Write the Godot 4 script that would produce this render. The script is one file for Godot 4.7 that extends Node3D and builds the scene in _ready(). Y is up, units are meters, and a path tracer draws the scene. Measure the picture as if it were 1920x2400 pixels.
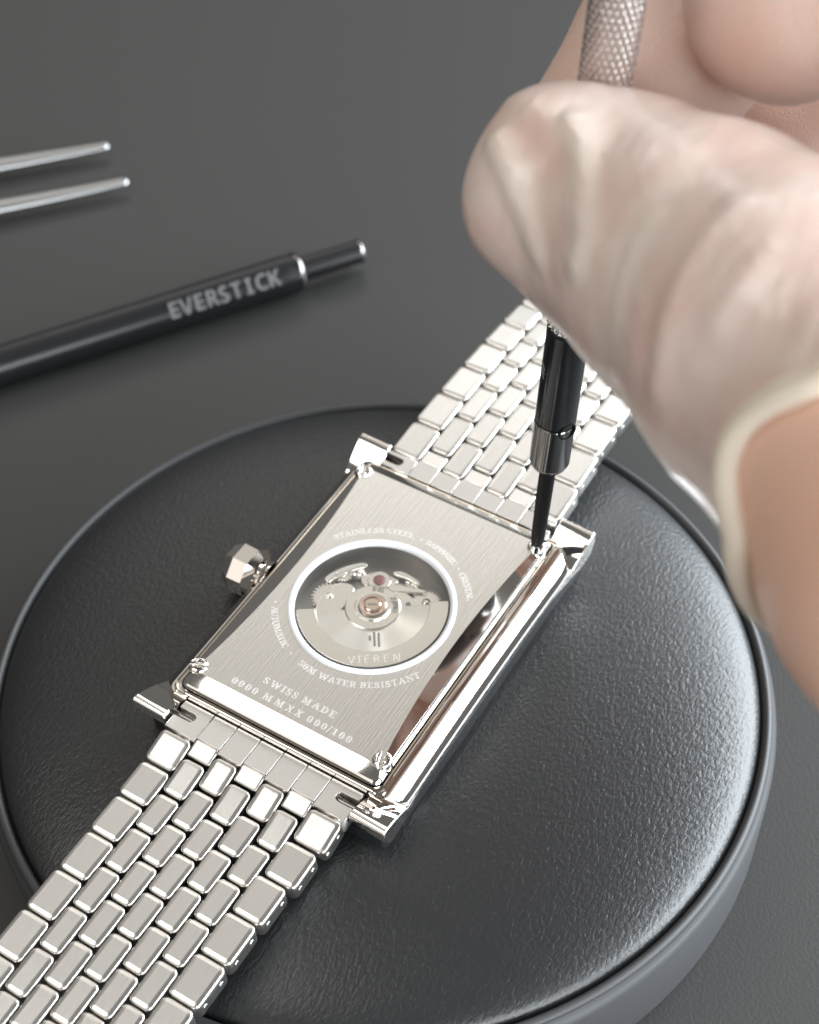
extends Node3D
# Everything is laid out in millimetres in the axes of the watch's case back: x across the watch, y along the watch
# (towards the far bracelet), z up from the case back. at() turns such a point into the scene's metres (y up, table at 0).

const MM := 0.001
const LIFT := 26.0

static func conv(p: Vector3) -> Vector3:
	return Vector3(p.x, p.z, -p.y)

static func at(p: Vector3) -> Vector3:
	return Vector3(p.x, p.z + LIFT, -p.y) * MM

static func turn(b: Basis) -> Basis:
	var m := Basis(conv(Vector3(1, 0, 0)), conv(Vector3(0, 1, 0)), conv(Vector3(0, 0, 1)))
	return m * b * m.inverse()

# ---------------------------------------------------------------- mesh builder
class Shape:
	var st := SurfaceTool.new()
	var xf := Transform3D()
	var count := 0
	func _init() -> void:
		st.begin(Mesh.PRIMITIVE_TRIANGLES)
	func put(p: Vector3, uv: Vector2, c) -> void:
		var q: Vector3 = xf * p
		st.set_uv(uv)
		if c != null:
			st.set_color(c)
		st.add_vertex(Vector3(q.x, q.z, -q.y))
	# counter-clockwise seen from outside; g is the smooth group, -1 is flat
	func tri(a: Vector3, b: Vector3, c: Vector3, g := -1, ua = null, ub = null, uc = null, ca = null, cb = null, cc = null) -> void:
		st.set_smooth_group(g if g >= 0 else 0xFFFFFFFF)
		put(a, ua if ua != null else Vector2(a.x, a.y), ca)
		put(c, uc if uc != null else Vector2(c.x, c.y), cc)
		put(b, ub if ub != null else Vector2(b.x, b.y), cb)
		count += 1
	func quad(a: Vector3, b: Vector3, c: Vector3, d: Vector3, g := -1) -> void:
		tri(a, b, c, g)
		tri(a, c, d, g)
	# rings from top to bottom, each counter-clockwise seen from above
	func loft(rings: Array, groups: Array) -> void:
		for i in rings.size() - 1:
			var a: PackedVector3Array = rings[i]
			var b: PackedVector3Array = rings[i + 1]
			var g: int = groups[i] if i < groups.size() else groups[-1]
			for j in a.size():
				var k := (j + 1) % a.size()
				quad(b[j], b[k], a[k], a[j], g)
	func cap(ring: PackedVector3Array, up := true, g := -1) -> void:
		var flat := PackedVector2Array()
		for p in ring:
			flat.append(Vector2(p.x, p.y))
		var t := Geometry2D.triangulate_polygon(flat)
		for i in range(0, t.size(), 3):
			var a := ring[t[i]]
			var b := ring[t[i + 1]]
			var c := ring[t[i + 2]]
			var s := (b.x - a.x) * (c.y - a.y) - (b.y - a.y) * (c.x - a.x)
			if (s > 0) == up:
				tri(a, b, c, g)
			else:
				tri(a, c, b, g)
	# an upright prism with rounded upper and lower edges
	func prism(o: PackedVector2Array, z0: float, z1: float, bt := 0.0, bb := 0.0, steps := 3, g := 1, what := 7) -> void:
		var rings := []
		if bt > 0:
			for k in steps + 1:
				var a := PI / 2 * k / steps
				rings.append(lift(inset(o, bt * (1 - sin(a))), z1 - bt * (1 - cos(a))))
		else:
			rings.append(lift(o, z1))
		if bb > 0:
			for k in steps + 1:
				var a := PI / 2 * (1.0 - float(k) / steps)
				rings.append(lift(inset(o, bb * (1 - sin(a))), z0 + bb * (1 - cos(a))))
		else:
			rings.append(lift(o, z0))
		if what & 1:
			loft(rings, [g])
		if what & 2:
			cap(rings[0], true)
		if what & 4:
			cap(rings[-1], false)
	func lift(o: PackedVector2Array, z: float) -> PackedVector3Array:
		var r := PackedVector3Array()
		for p in o:
			r.append(Vector3(p.x, p.y, z))
		return r
	func inset(o: PackedVector2Array, d: float) -> PackedVector2Array:
		var r := PackedVector2Array()
		var n := o.size()
		for i in n:
			var e1 := (o[i] - o[(i + n - 1) % n]).normalized()
			var e2 := (o[(i + 1) % n] - o[i]).normalized()
			var n1 := Vector2(-e1.y, e1.x)
			var n2 := Vector2(-e2.y, e2.x)
			var m := (n1 + n2)
			r.append(o[i] + m * (d / maxf(0.3, 1.0 + n1.dot(n2))))
		return r
	# profile of (radius, z) from bottom to top round the z axis of xf
	func lathe(prof: Array, segs: int, groups: Array, uvs := Vector2(1, 1)) -> void:
		for i in prof.size() - 1:
			var p: Vector2 = prof[i]
			var q: Vector2 = prof[i + 1]
			var g: int = groups[i] if i < groups.size() else groups[-1]
			for j in segs:
				var a := TAU * j / segs
				var b := TAU * ((j + 1) % segs) / segs
				var p0 := Vector3(p.x * cos(a), p.x * sin(a), p.y)
				var p1 := Vector3(p.x * cos(b), p.x * sin(b), p.y)
				var q0 := Vector3(q.x * cos(a), q.x * sin(a), q.y)
				var q1 := Vector3(q.x * cos(b), q.x * sin(b), q.y)
				if p.x > 1e-6:
					tri(p0, p1, q1, g)
				if q.x > 1e-6:
					tri(p0, q1, q0, g)
	func tube(path: Array, rad: Array, segs := 16, closed := false, g := 1) -> void:
		var rings := []
		var n := path.size()
		var up := Vector3(0, 0, 1)
		var last := Vector3.ZERO
		for i in n:
			var d: Vector3
			if closed:
				d = (path[(i + 1) % n] - path[(i + n - 1) % n]).normalized()
			else:
				d = (path[mini(i + 1, n - 1)] - path[maxi(i - 1, 0)]).normalized()
			var u: Vector3
			if i == 0:
				u = d.cross(up if absf(d.z) < 0.9 else Vector3(1, 0, 0)).normalized()
			else:
				u = (last - d * last.dot(d)).normalized()
			last = u
			var w := d.cross(u)
			var r: float = rad[i] if rad.size() > i else rad[-1]
			var ring := PackedVector3Array()
			for j in segs:
				var a := TAU * j / segs
				ring.append(path[i] + (u * cos(a) + w * sin(a)) * r)
			rings.append(ring)
		var m := n if closed else n - 1
		for i in m:
			var a: PackedVector3Array = rings[i]
			var b: PackedVector3Array = rings[(i + 1) % n]
			for j in segs:
				var k := (j + 1) % segs
				quad(a[j], a[k], b[k], b[j], g)
		if not closed:
			for j in segs:
				var k := (j + 1) % segs
				tri(rings[0][k], rings[0][j], path[0], g + 1)
				tri(rings[-1][j], rings[-1][k], path[-1], g + 1)
	func text(s: String, font: Font, size: float, depth: float, place: Transform3D, spread := 1.0) -> void:
		# centred line of letters, each size mm high in capitals, on the plane of place
		var width := 0.0
		for ch in s:
			width += glyph_width(ch, font, size) * spread
		var x := -width / 2
		for ch in s:
			var w := glyph_width(ch, font, size) * spread
			glyph(ch, font, size, depth, place * Transform3D(Basis(), Vector3(x + w / 2, 0, 0)))
			x += w
	func glyph_width(ch: String, font: Font, size: float) -> float:
		return font.get_string_size(ch, HORIZONTAL_ALIGNMENT_LEFT, -1, 64).x * size / 46.0
	func glyph(ch: String, font: Font, size: float, depth: float, place: Transform3D) -> void:
		if ch == " ":
			return
		var tm := TextMesh.new()
		tm.text = ch
		tm.font = font
		tm.font_size = 64
		tm.pixel_size = size / 46.0
		tm.depth = depth
		tm.curve_step = 4.0
		tm.vertical_alignment = VERTICAL_ALIGNMENT_CENTER
		var keep := xf
		xf = xf * place
		for s in tm.get_surface_count():
			var arr := tm.surface_get_arrays(s)
			var v: PackedVector3Array = arr[Mesh.ARRAY_VERTEX]
			var idx: PackedInt32Array = arr[Mesh.ARRAY_INDEX] if arr[Mesh.ARRAY_INDEX] != null else PackedInt32Array(range(v.size()))
			for i in range(0, idx.size() - 2, 3):
				tri(v[idx[i]], v[idx[i + 2]], v[idx[i + 1]])
		xf = keep
	func arrays() -> Array:
		st.generate_normals()
		st.index()
		var a := st.commit_to_arrays()
		var v: PackedVector3Array = a[Mesh.ARRAY_VERTEX]
		for i in v.size():
			v[i] = v[i] * 0.001
		a[Mesh.ARRAY_VERTEX] = v
		return a

func mesh_of(parts: Array) -> ArrayMesh:      # [shape, material, shape, material ...]
	var m := ArrayMesh.new()
	for i in range(0, parts.size(), 2):
		if parts[i].count == 0:
			continue
		m.add_surface_from_arrays(Mesh.PRIMITIVE_TRIANGLES, parts[i].arrays())
		m.surface_set_material(m.get_surface_count() - 1, parts[i + 1])
	return m

func obj(called: String, parts: Array, parent: Node3D) -> MeshInstance3D:
	var o := MeshInstance3D.new()
	o.name = called
	o.mesh = mesh_of(parts)
	parent.add_child(o, true)
	return o

func thing(called: String, label: String, category: String, where: Vector3) -> Node3D:
	var o := Node3D.new()
	o.name = called
	o.set_meta("label", label)
	o.set_meta("category", category)
	o.position = at(where)
	add_child(o, true)
	return o

func shape(origin := Vector3.ZERO) -> Shape:
	var s := Shape.new()
	s.xf = Transform3D(Basis(), -origin)
	return s

# ---------------------------------------------------------------- outlines
func rrect(x0: float, y0: float, x1: float, y1: float, r: float, n := 4) -> PackedVector2Array:
	var o := PackedVector2Array()
	for c in [[x1 - r, y0 + r, -90], [x1 - r, y1 - r, 0], [x0 + r, y1 - r, 90], [x0 + r, y0 + r, 180]]:
		for k in n + 1:
			var a := deg_to_rad(c[2] + 90.0 * k / n)
			o.append(Vector2(c[0] + r * cos(a), c[1] + r * sin(a)))
	return o

# a rectangle whose long sides are drawn in (or out) towards the middle
func waist(he: float, hm: float, hy: float, r: float, z: float, ns := 28, nc := 6) -> PackedVector3Array:
	var o := PackedVector3Array()
	for k in ns + 1:
		var y := lerpf(-hy + r, hy - r, float(k) / ns)
		o.append(Vector3(hm + (he - hm) * pow(absf(y) / hy, 2.0), y, z))
	for k in range(1, nc):
		var a := deg_to_rad(90.0 * k / nc)
		o.append(Vector3(he - r + r * cos(a), hy - r + r * sin(a), z))
	for k in 13:
		o.append(Vector3(lerpf(he - r, -he + r, k / 12.0), hy, z))
	for k in range(1, nc):
		var a := deg_to_rad(90.0 + 90.0 * k / nc)
		o.append(Vector3(-he + r + r * cos(a), hy - r + r * sin(a), z))
	for k in ns + 1:
		var y := lerpf(hy - r, -hy + r, float(k) / ns)
		o.append(Vector3(-hm - (he - hm) * pow(absf(y) / hy, 2.0), y, z))
	for k in range(1, nc):
		var a := deg_to_rad(180.0 + 90.0 * k / nc)
		o.append(Vector3(-he + r + r * cos(a), -hy + r + r * sin(a), z))
	for k in 13:
		o.append(Vector3(lerpf(-he + r, he - r, k / 12.0), -hy, z))
	for k in range(1, nc):
		var a := deg_to_rad(270.0 + 90.0 * k / nc)
		o.append(Vector3(he - r + r * cos(a), -hy + r + r * sin(a), z))
	return o

# ---------------------------------------------------------------- materials
var M := {}

func noise_tex(kind: int, freq: float, size := 512, oct := 3, sd := 1, ramp = null, warp := 0.0, cell := 0) -> NoiseTexture2D:
	var n := FastNoiseLite.new()
	n.noise_type = kind
	n.seed = sd
	n.frequency = freq
	n.fractal_octaves = oct
	n.fractal_type = FastNoiseLite.FRACTAL_FBM if oct > 1 else FastNoiseLite.FRACTAL_NONE
	if kind == FastNoiseLite.TYPE_CELLULAR:
		n.cellular_return_type = cell
	if warp > 0:
		n.domain_warp_enabled = true
		n.domain_warp_amplitude = warp
		n.domain_warp_frequency = freq * 0.7
	var t := NoiseTexture2D.new()
	t.width = size
	t.height = size
	t.seamless = true
	t.noise = n
	if ramp != null:
		t.color_ramp = ramp
	return t

func ramp(pts: Array) -> Gradient:
	var g := Gradient.new()
	g.offsets = PackedFloat32Array(pts.map(func(p): return p[0]))
	g.colors = PackedColorArray(pts.map(func(p): return p[1]))
	return g

func lin(r: float, g: float, b: float) -> Color:
	return Color(r, g, b).linear_to_srgb()

func mat(called: String, c: Color, rough: float, metal := 0.0) -> StandardMaterial3D:
	var m := StandardMaterial3D.new()
	m.resource_name = called
	m.albedo_color = c
	m.roughness = rough
	m.metallic = metal
	M[called] = m
	return m

func bump(m: StandardMaterial3D, t: Texture2D, mm: float, scale: Vector3, tri := false) -> void:
	m.heightmap_enabled = true
	m.heightmap_texture = t
	m.heightmap_scale = mm * 0.1
	m.uv1_scale = scale
	if tri:
		m.uv1_triplanar = true
		m.uv1_world_triplanar = true

func make_materials() -> void:
	var grain := noise_tex(FastNoiseLite.TYPE_SIMPLEX, 0.12, 512, 3, 5)
	var streak := noise_tex(FastNoiseLite.TYPE_SIMPLEX, 0.06, 512, 4, 7)
	mat("polished_steel", lin(0.86, 0.83, 0.79), 0.05, 1.0)
	mat("satin_steel", lin(0.74, 0.715, 0.68), 0.3, 1.0)
	var b := mat("brushed_steel", lin(0.72, 0.70, 0.67), 0.32, 1.0)
	bump(b, streak, 0.018, Vector3(0.09, 0.004, 1))
	var lb := mat("brushed_link_steel", lin(0.79, 0.775, 0.75), 0.37, 1.0)
	bump(lb, streak, 0.010, Vector3(0.16, 0.008, 1))
	mat("letter_steel", lin(0.93, 0.92, 0.90), 0.46, 0.92)
	mat("movement_dark", lin(0.30, 0.285, 0.26), 0.35, 1.0)
	var rt := mat("rotor_steel", lin(0.86, 0.83, 0.77), 0.32, 1.0)
	rt.anisotropy_enabled = true
	rt.anisotropy = 0.92
	mat("bridge_steel", lin(0.84, 0.81, 0.75), 0.22, 1.0)
	mat("rose_gold", lin(0.78, 0.64, 0.54), 0.18, 1.0)
	mat("ruby", lin(0.20, 0.06, 0.06), 0.12)
	mat("frosted_edge", lin(0.82, 0.83, 0.85), 0.35)
	var gl := mat("crystal_glass", Color(1, 1, 1, 0.03), 0.0)
	gl.transparency = BaseMaterial3D.TRANSPARENCY_ALPHA
	mat("spring_bar_steel", lin(0.22, 0.21, 0.20), 0.25, 1.0)
	# tool black
	mat("gloss_black", lin(0.012, 0.012, 0.013), 0.16, 0.0)
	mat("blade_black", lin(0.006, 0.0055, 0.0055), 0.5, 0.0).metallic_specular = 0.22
	mat("black_chrome", lin(0.22, 0.215, 0.21), 0.14, 1.0)
	mat("knurl_steel", lin(0.80, 0.775, 0.76), 0.10, 1.0)
	mat("pen_black", lin(0.010, 0.010, 0.011), 0.3)
	mat("bare_steel", lin(0.50, 0.50, 0.50), 0.34, 1.0)
	mat("worn_print", lin(0.16, 0.16, 0.165), 0.42, 0.5)
	# soft black of the stand
	var crease := noise_tex(FastNoiseLite.TYPE_CELLULAR, 0.035, 1024, 2, 11, ramp([[0.0, Color(0, 0, 0)], [0.25, Color(0.75, 0.75, 0.75)], [1.0, Color(1, 1, 1)]]), 22.0, FastNoiseLite.RETURN_DISTANCE2_SUB)
	var le := mat("leather", lin(0.009, 0.0097, 0.0108), 0.39)
	le.metallic_specular = 0.60
	bump(le, crease, 0.027, Vector3(34, 30, 20), true)
	le.normal_enabled = true
	var ln := noise_tex(FastNoiseLite.TYPE_SIMPLEX, 0.09, 512, 3, 21, null, 12.0)
	ln.as_normal_map = true
	ln.bump_strength = 3.0
	le.normal_texture = ln
	le.normal_scale = 0.22
	var bs := mat("stand_plastic", lin(0.045, 0.0455, 0.0475), 0.5)
	bump(bs, grain, 0.01, Vector3(90, 90, 90), true)
	var tb := mat("table_laminate", lin(0.026, 0.0254, 0.0242), 0.5)
	bump(tb, grain, 0.02, Vector3(25, 25, 25), true)
	# skin
	var pore := noise_tex(FastNoiseLite.TYPE_SIMPLEX, 0.08, 512, 4, 31, null, 10.0)
	var sk := mat("skin", Color.WHITE, 0.45)
	sk.vertex_color_use_as_albedo = true
	sk.subsurf_scatter_enabled = true
	sk.subsurf_scatter_strength = 0.12
	bump(sk, pore, 0.12, Vector3(60, 60, 60), true)
	var lx := mat("latex", Color.WHITE, 0.25)
	lx.vertex_color_use_as_albedo = true
	lx.subsurf_scatter_enabled = true
	lx.subsurf_scatter_strength = 0.06
	var fold := noise_tex(FastNoiseLite.TYPE_SIMPLEX, 0.012, 512, 3, 41, null, 25.0)
	fold.noise.fractal_type = FastNoiseLite.FRACTAL_RIDGED
	bump(lx, fold, 0.075, Vector3(26, 26, 14), true)
	var lr := mat("latex_roll", lin(0.80, 0.66, 0.54), 0.5)
	lr.subsurf_scatter_enabled = true
	lr.subsurf_scatter_strength = 0.1

# ---------------------------------------------------------------- camera and light
func area(called: String, dir: Vector3, dist: float, size: Vector2, radiance: float, c: Color) -> void:
	var l := AreaLight3D.new()
	l.name = called
	l.area_size = size * MM
	l.area_normalize_energy = false
	l.light_energy = radiance / PI
	l.light_color = c
	l.shadow_enabled = true
	l.set("area_range", 6.0)
	var p := at(dir.normalized() * dist)
	var z := (p - at(Vector3.ZERO)).normalized()      # the lamp shines along -z
	var x := Vector3.UP.cross(z).normalized()
	l.transform = Transform3D(Basis(x, z.cross(x), z), p)
	add_child(l)

func setup_view() -> void:
	var cam := Camera3D.new()
	cam.name = "camera"
	var right := Vector3(0.85079821, 0.52467611, -0.02928115)
	var down := Vector3(0.37926557, -0.65166426, -0.65687999)
	var fwd := Vector3(-0.36373072, 0.54776699, -0.75342637)
	cam.transform = Transform3D(Basis(conv(right), conv(-down), conv(-fwd)).orthonormalized(), at(Vector3(68.17180505, -93.82922527, 149.11319716)))
	cam.fov = 35.47225
	cam.near = 0.01
	cam.far = 20.0
	var lens := CameraAttributesPhysical.new()
	lens.frustum_focal_length = 37.52
	lens.frustum_focus_distance = 0.174
	lens.exposure_aperture = 20.0
	cam.attributes = lens
	add_child(cam)
	cam.current = true
	var we := WorldEnvironment.new()
	we.name = "environment"
	var e := Environment.new()
	e.background_mode = Environment.BG_COLOR
	e.background_color = lin(0.15, 0.147, 0.142)
	e.tonemap_mode = Environment.TONE_MAPPER_LINEAR
	e.tonemap_exposure = 1.0
	e.sdfgi_enabled = true
	e.ssao_enabled = true
	e.ssil_enabled = true
	we.environment = e
	add_child(we)
	# the window to the right, the lamp overhead, the pale wall and ceiling beyond the table
	area("window_light", Vector3(0.66, 0.62, 0.44), 950, Vector2(1500, 560), 17.0, Color(0.94, 0.975, 1.0))
	area("overhead_lamp", Vector3(-0.36, -0.26, 0.90), 950, Vector2(390, 400), 4.4, Color(1.0, 0.99, 0.97))
	area("ceiling_bounce_light", Vector3(-0.34, 0.55, 0.82), 1300, Vector2(1500, 700), 0.47, Color(1.0, 0.97, 0.925))
	area("far_window_light", Vector3(-0.36, 0.75, 0.64), 1300, Vector2(1200, 320), 1.9, Color(1.0, 0.99, 0.97))
	area("side_window_light", Vector3(0.84, -0.46, 0.27), 950, Vector2(620, 620), 9.0, Color(0.96, 0.985, 1.0))
	area("added_fill_light", Vector3(-0.32, -0.78, 0.52), 1200, Vector2(1200, 600), 1.0, Color(1.0, 0.97, 0.93))  # added fill behind the camera that brightens the thumb and crown

# ---------------------------------------------------------------- the table and the stand
func build_table() -> void:
	var s := shape(Vector3(0, 0, -LIFT))
	var n := 12
	var o := PackedVector2Array([Vector2(-900, -500), Vector2(700, -500), Vector2(700, 1300), Vector2(-900, 1300)])
	s.prism(o, -LIFT - 30, -LIFT, 2.0, 0.0, 3)
	var t := obj("table_surface", [s, M.table_laminate], self)
	t.position = at(Vector3(0, 0, -LIFT))
	t.set_meta("kind", "structure")
	t.set_meta("label", "matte dark grey table top under the stand and tools")

func build_stand() -> void:
	var c := Vector3(1.5, -1.9, -LIFT)
	var t := thing("watch_cushion", "round black padded cushion stand with leather top under the watch", "watch stand", c)
	var s := Shape.new()
	# turned wall, rolled lip and groove; z from the table
	var prof := [Vector2(0, 0.05), Vector2(47.0, 0.05), Vector2(47.9, 0.6), Vector2(48.15, 2.0), Vector2(48.15, 12.6), Vector2(47.75, 13.2), Vector2(47.3, 13.5), Vector2(47.3, 13.9)]
	for k in 9:
		var a := deg_to_rad(-50 + 150.0 * k / 8)
		prof.append(Vector2(46.85 + 0.62 * cos(a), 14.3 + 0.62 * sin(a)))
	prof += [Vector2(46.4, 14.5), Vector2(46.2, 14.0), Vector2(45.6, 12.6), Vector2(40, 12.4), Vector2(0, 12.4)]
	s.lathe(prof, 192, [0, 1, 1, 1, 1, 1, 1, 1, 2])
	obj("base", [s, M.stand_plastic], t)
	# the pad: domed leather, pressed flat in the middle
	var p := Shape.new()
	var pp := [Vector2(46.1, 12.8)]
	for k in 40:
		var r := 46.3 * pow(1.0 - k / 39.0, 0.5) if k < 39 else 0.0
		pp.append(Vector2(r, 13.9 + 5.3 * sqrt(1.0 - pow(r / 46.3, 2.6)) - 0.6 * (1.0 - smoothstep(14.0, 24.0, r))))
	p.lathe(pp, 192, [1])
	obj("leather_pad", [p, M.leather], t)
	# the raised leather rest that carries the case
	var b := Shape.new()
	b.xf = Transform3D(Basis(), Vector3(-c.x, -c.y, 0))
	b.prism(rrect(-16.2, -23.4, 16.2, 23.4, 1.2, 5), 15.6, 21.0, 0.5, 0.0, 3)
	obj("leather_rest", [b, M.leather], t)

# ---------------------------------------------------------------- the watch
const HY := 18.2

func build_watch() -> void:
	var org := Vector3(0, 0, -5)
	var serif := SystemFont.new()
	serif.font_names = PackedStringArray(["Droid Serif"])
	serif.font_weight = 600
	var sans := SystemFont.new()
	sans.font_names = PackedStringArray(["Droid Sans"])
	var t := thing("wristwatch", "rectangular steel wristwatch lying face down with open case back and brick-link bracelet", "watch", org)

	# case: stepped frame, waisted flanks, four lugs, wells for the bracelet
	var cs := shape(org)
	var well := [waist(13.62, 13.56, 20.2, 1.1, -1.45), waist(13.7, 13.64, 20.28, 1.1, -2.0), waist(14.0, 13.94, 20.46, 1.1, -2.0), waist(14.1, 14.04, 20.58, 1.1, -1.6), waist(14.34, 14.28, 20.68, 1.1, -1.66), waist(14.42, 14.36, 20.72, 1.1, -2.2)]
	var wide := [waist(14.42, 14.36, 20.72, 1.1, -2.2), waist(14.78, 14.72, 20.72, 1.1, -2.2), waist(14.86, 14.8, 20.7, 1.1, -2.28), waist(15.5, 15.4, 20.5, 1.3, -2.9), waist(16.2, 16.07, 20.3, 1.6, -3.65), waist(16.42, 16.28, 20.2, 1.8, -4.0), waist(16.46, 16.32, 20.2, 1.8, -4.25), waist(16.3, 16.16, 20.1, 1.8, -4.4), waist(16.3, 16.16, 20.1, 1.8, -5.0)]
	cs.loft(well, [3, 4, 5, 6, 11])
	cs.loft(wide, [12, 7, 7, 7, 7, 9, 10, 8])
	for sx in [-1, 1]:
		for sy in [-1, 1]:
			# a claw that rises to its tip in a rounded slope: drawn from the side, extruded across, its outer flank flaring
			var o := PackedVector2Array([Vector2(15.0, -5.2), Vector2(21.8, -5.25), Vector2(23.5, -4.6), Vector2(24.3, -3.4), Vector2(24.5, -1.75), Vector2(24.3, -1.45), Vector2(23.9, -1.36)])
			for k in range(1, 9):
				var u := k / 8.0
				o.append(Vector2(lerpf(23.9, 19.0, u), -1.36 - 2.75 * (0.55 * u + 0.45 * u * u)))
			o.append(Vector2(15.0, -4.5))
			if sy < 0:
				o.reverse()
				for i in o.size():
					o[i].x = -o[i].x
			cs.xf = Transform3D(Basis(), -org) * Transform3D(Basis(Vector3(0, 1, 0), Vector3(0, 0, 1), Vector3(1, 0, 0)), Vector3.ZERO)
			var rings := []
			for q in [[0.14, 0.0, 1], [0.04, 0.04, 1], [0.0, 0.14, 1], [0.0, 0.1, 0], [0.1, 0.0, 0]]:
				var flat := cs.inset(o, q[0])
				var ring := PackedVector3Array()
				for p in flat:
					var w := smoothstep(15.0, 24.5, absf(p.x))
					var xo := 16.3 + 0.75 * w
					var x: float = (xo - q[1]) if q[2] == 1 else 12.45 + q[1]
					ring.append(Vector3(p.x, p.y, x * sx))
				rings.append(ring)
			if sx < 0:
				rings.reverse()
			cs.loft(rings, [20, 20, 21, 20] if sx > 0 else [20, 21, 20, 20])
			cs.cap(rings[0], true)
			cs.cap(rings[-1], false)
	cs.xf = Transform3D(Basis(), -org)
	obj("case", [cs, M.polished_steel], t)

	# case back: brushed plate with a round window, polished bevels
	var plate := shape(org)
	var top := waist(12.6, 11.25, HY, 0.5, 0.0)
	var hole := PackedVector3Array()
	for p in top:
		var d := Vector2(p.x, p.y).normalized() * 10.0
		hole.append(Vector3(d.x, d.y, 0))
	plate.loft([hole, top], [-1])
	var bev := shape(org)
	var low := waist(13.15, 13.1, 19.75, 0.9, 0.0)
	var low2 := waist(13.38, 13.32, 19.98, 1.0, 0.0)
	for i in low.size():
		low[i].z = -0.46 - 0.34 * smoothstep(17.6, 19.75, absf(low[i].y))
		low2[i].z = -0.72 - 0.28 * smoothstep(17.6, 19.75, absf(low2[i].y))
	bev.loft([top, low, low2, waist(13.5, 13.44, 20.1, 1.05, -1.2), waist(13.5, 13.44, 20.1, 1.05, -1.75)], [1, 2, 2, 3])
	obj("case_back", [plate, M.brushed_steel, bev, M.polished_steel], t)
	var back: Node3D = t.get_node("case_back")

	# writing on the case back
	var ins := shape(org)
	arc(ins, "STAINLESS STEEL", serif, 0.80, 11.5, 146.5, 96.0, true)
	arc(ins, "·", serif, 1.0, 11.5, 91.5, 90.5, true)
	arc(ins, "SAPPHIRE", serif, 0.80, 11.5, 87.0, 63.0, true)
	arc(ins, "·", serif, 1.0, 11.5, 59.0, 58.0, true)
	arc(ins, "CRYSTAL", serif, 0.80, 11.5, 55.0, 34.0, true)
	arc(ins, "·", serif, 1.0, 11.5, -152.5, -151.5, false)
	arc(ins, "AUTOMATIC", serif, 0.80, 11.5, -148.5, -117.5, false)
	arc(ins, "·", serif, 1.0, 11.5, -112.5, -111.5, false)
	arc(ins, "50M WATER RESISTANT", serif, 0.80, 11.5, -104.0, -29.5, false)
	ins.text("SWISS MADE", serif, 0.88, 0.05, Transform3D(Basis(), Vector3(0, -15.22, 0.012)), 1.22)
	ins.text("0000 MMXX 000/100", serif, 0.88, 0.05, Transform3D(Basis(), Vector3(0.1, -17.05, 0.012)), 1.37)
	obj("inscription", [ins, M.letter_steel], back)

	# window ring and crystal
	var ring := shape(org)
	ring.lathe([Vector2(10.0, -0.3), Vector2(10.0, 0.10), Vector2(9.88, 0.2), Vector2(9.6, 0.24), Vector2(9.32, 0.14), Vector2(9.22, -0.05), Vector2(9.22, -0.35)], 128, [0, 1, 1, 1, 1, 2])
	obj("window_ring", [ring, M.frosted_edge], t)
	var wall := shape(org)
	wall.lathe([Vector2(9.22, -0.35), Vector2(9.3, -2.7)], 96, [1])
	wall.lathe([Vector2(9.3, -2.7), Vector2(0, -2.7)], 96, [2])
	obj("movement_plate", [wall, M.movement_dark], t)
	var gl := shape(org)
	gl.lathe([Vector2(9.22, -0.12), Vector2(0, -0.12)], 64, [1])
	obj("crystal", [gl, M.crystal_glass], t)
	build_movement(t, org, sans)

	# case back screws
	for c in [Vector2(-12.45, 17.49), Vector2(12.45, 17.49), Vector2(-12.45, -17.49), Vector2(12.45, -17.49)]:
		var sc := shape(org)
		var a0 := 0.35 if c.x < 0 and c.y < 0 else 1.9
		sc.xf = Transform3D(Basis(), -org) * Transform3D(Basis(Vector3(0, 0, 1), a0), Vector3(c.x, c.y, 0))
		for half in 2:
			var o := PackedVector2Array()
			for k in 15:
				var a := asin(0.2 / 1.15) + (PI - 2 * asin(0.2 / 1.15)) * k / 14
				o.append(Vector2(1.15 * cos(a + PI * half), 1.15 * sin(a + PI * half)))
			sc.prism(o, -1.5, 0.42, 0.42, 0.0, 5)
		sc.lathe([Vector2(1.2, -1.6), Vector2(1.1, -0.05), Vector2(0, -0.05)], 24, [1, 2])
		obj("case_screw", [sc, M.polished_steel], t)

	# crown: eight facets, chamfered both ways
	var cr := shape(org)
	var turned := Basis(Vector3(0, 0, -1), Vector3(0, 1, 0), Vector3(1, 0, 0)).inverse()
	var ax := Transform3D(Basis(Vector3(0, 1, 0), -PI / 2) * Basis(Vector3(0, 0, 1), PI / 8), Vector3(-15.0, -0.75, -3.7))
	cr.xf = Transform3D(Basis(), -org) * ax
	cr.lathe([Vector2(0, 0.9), Vector2(2.4, 0.9), Vector2(3.3, 1.8), Vector2(3.38, 3.8), Vector2(2.5, 5.2), Vector2(0, 5.5)], 8, [-1])
	obj("crown", [cr, M.polished_steel], t)
	var ct := shape(org)
	ct.xf = cr.xf
	ct.lathe([Vector2(2.5, -0.6), Vector2(2.45, 0.1), Vector2(2.1, 0.45), Vector2(1.5, 0.6), Vector2(1.4, 1.2)], 40, [1, 1, 2, 3])
	obj("crown_tube", [ct, M.polished_steel], t)
	build_bracelet(t, org)

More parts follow.
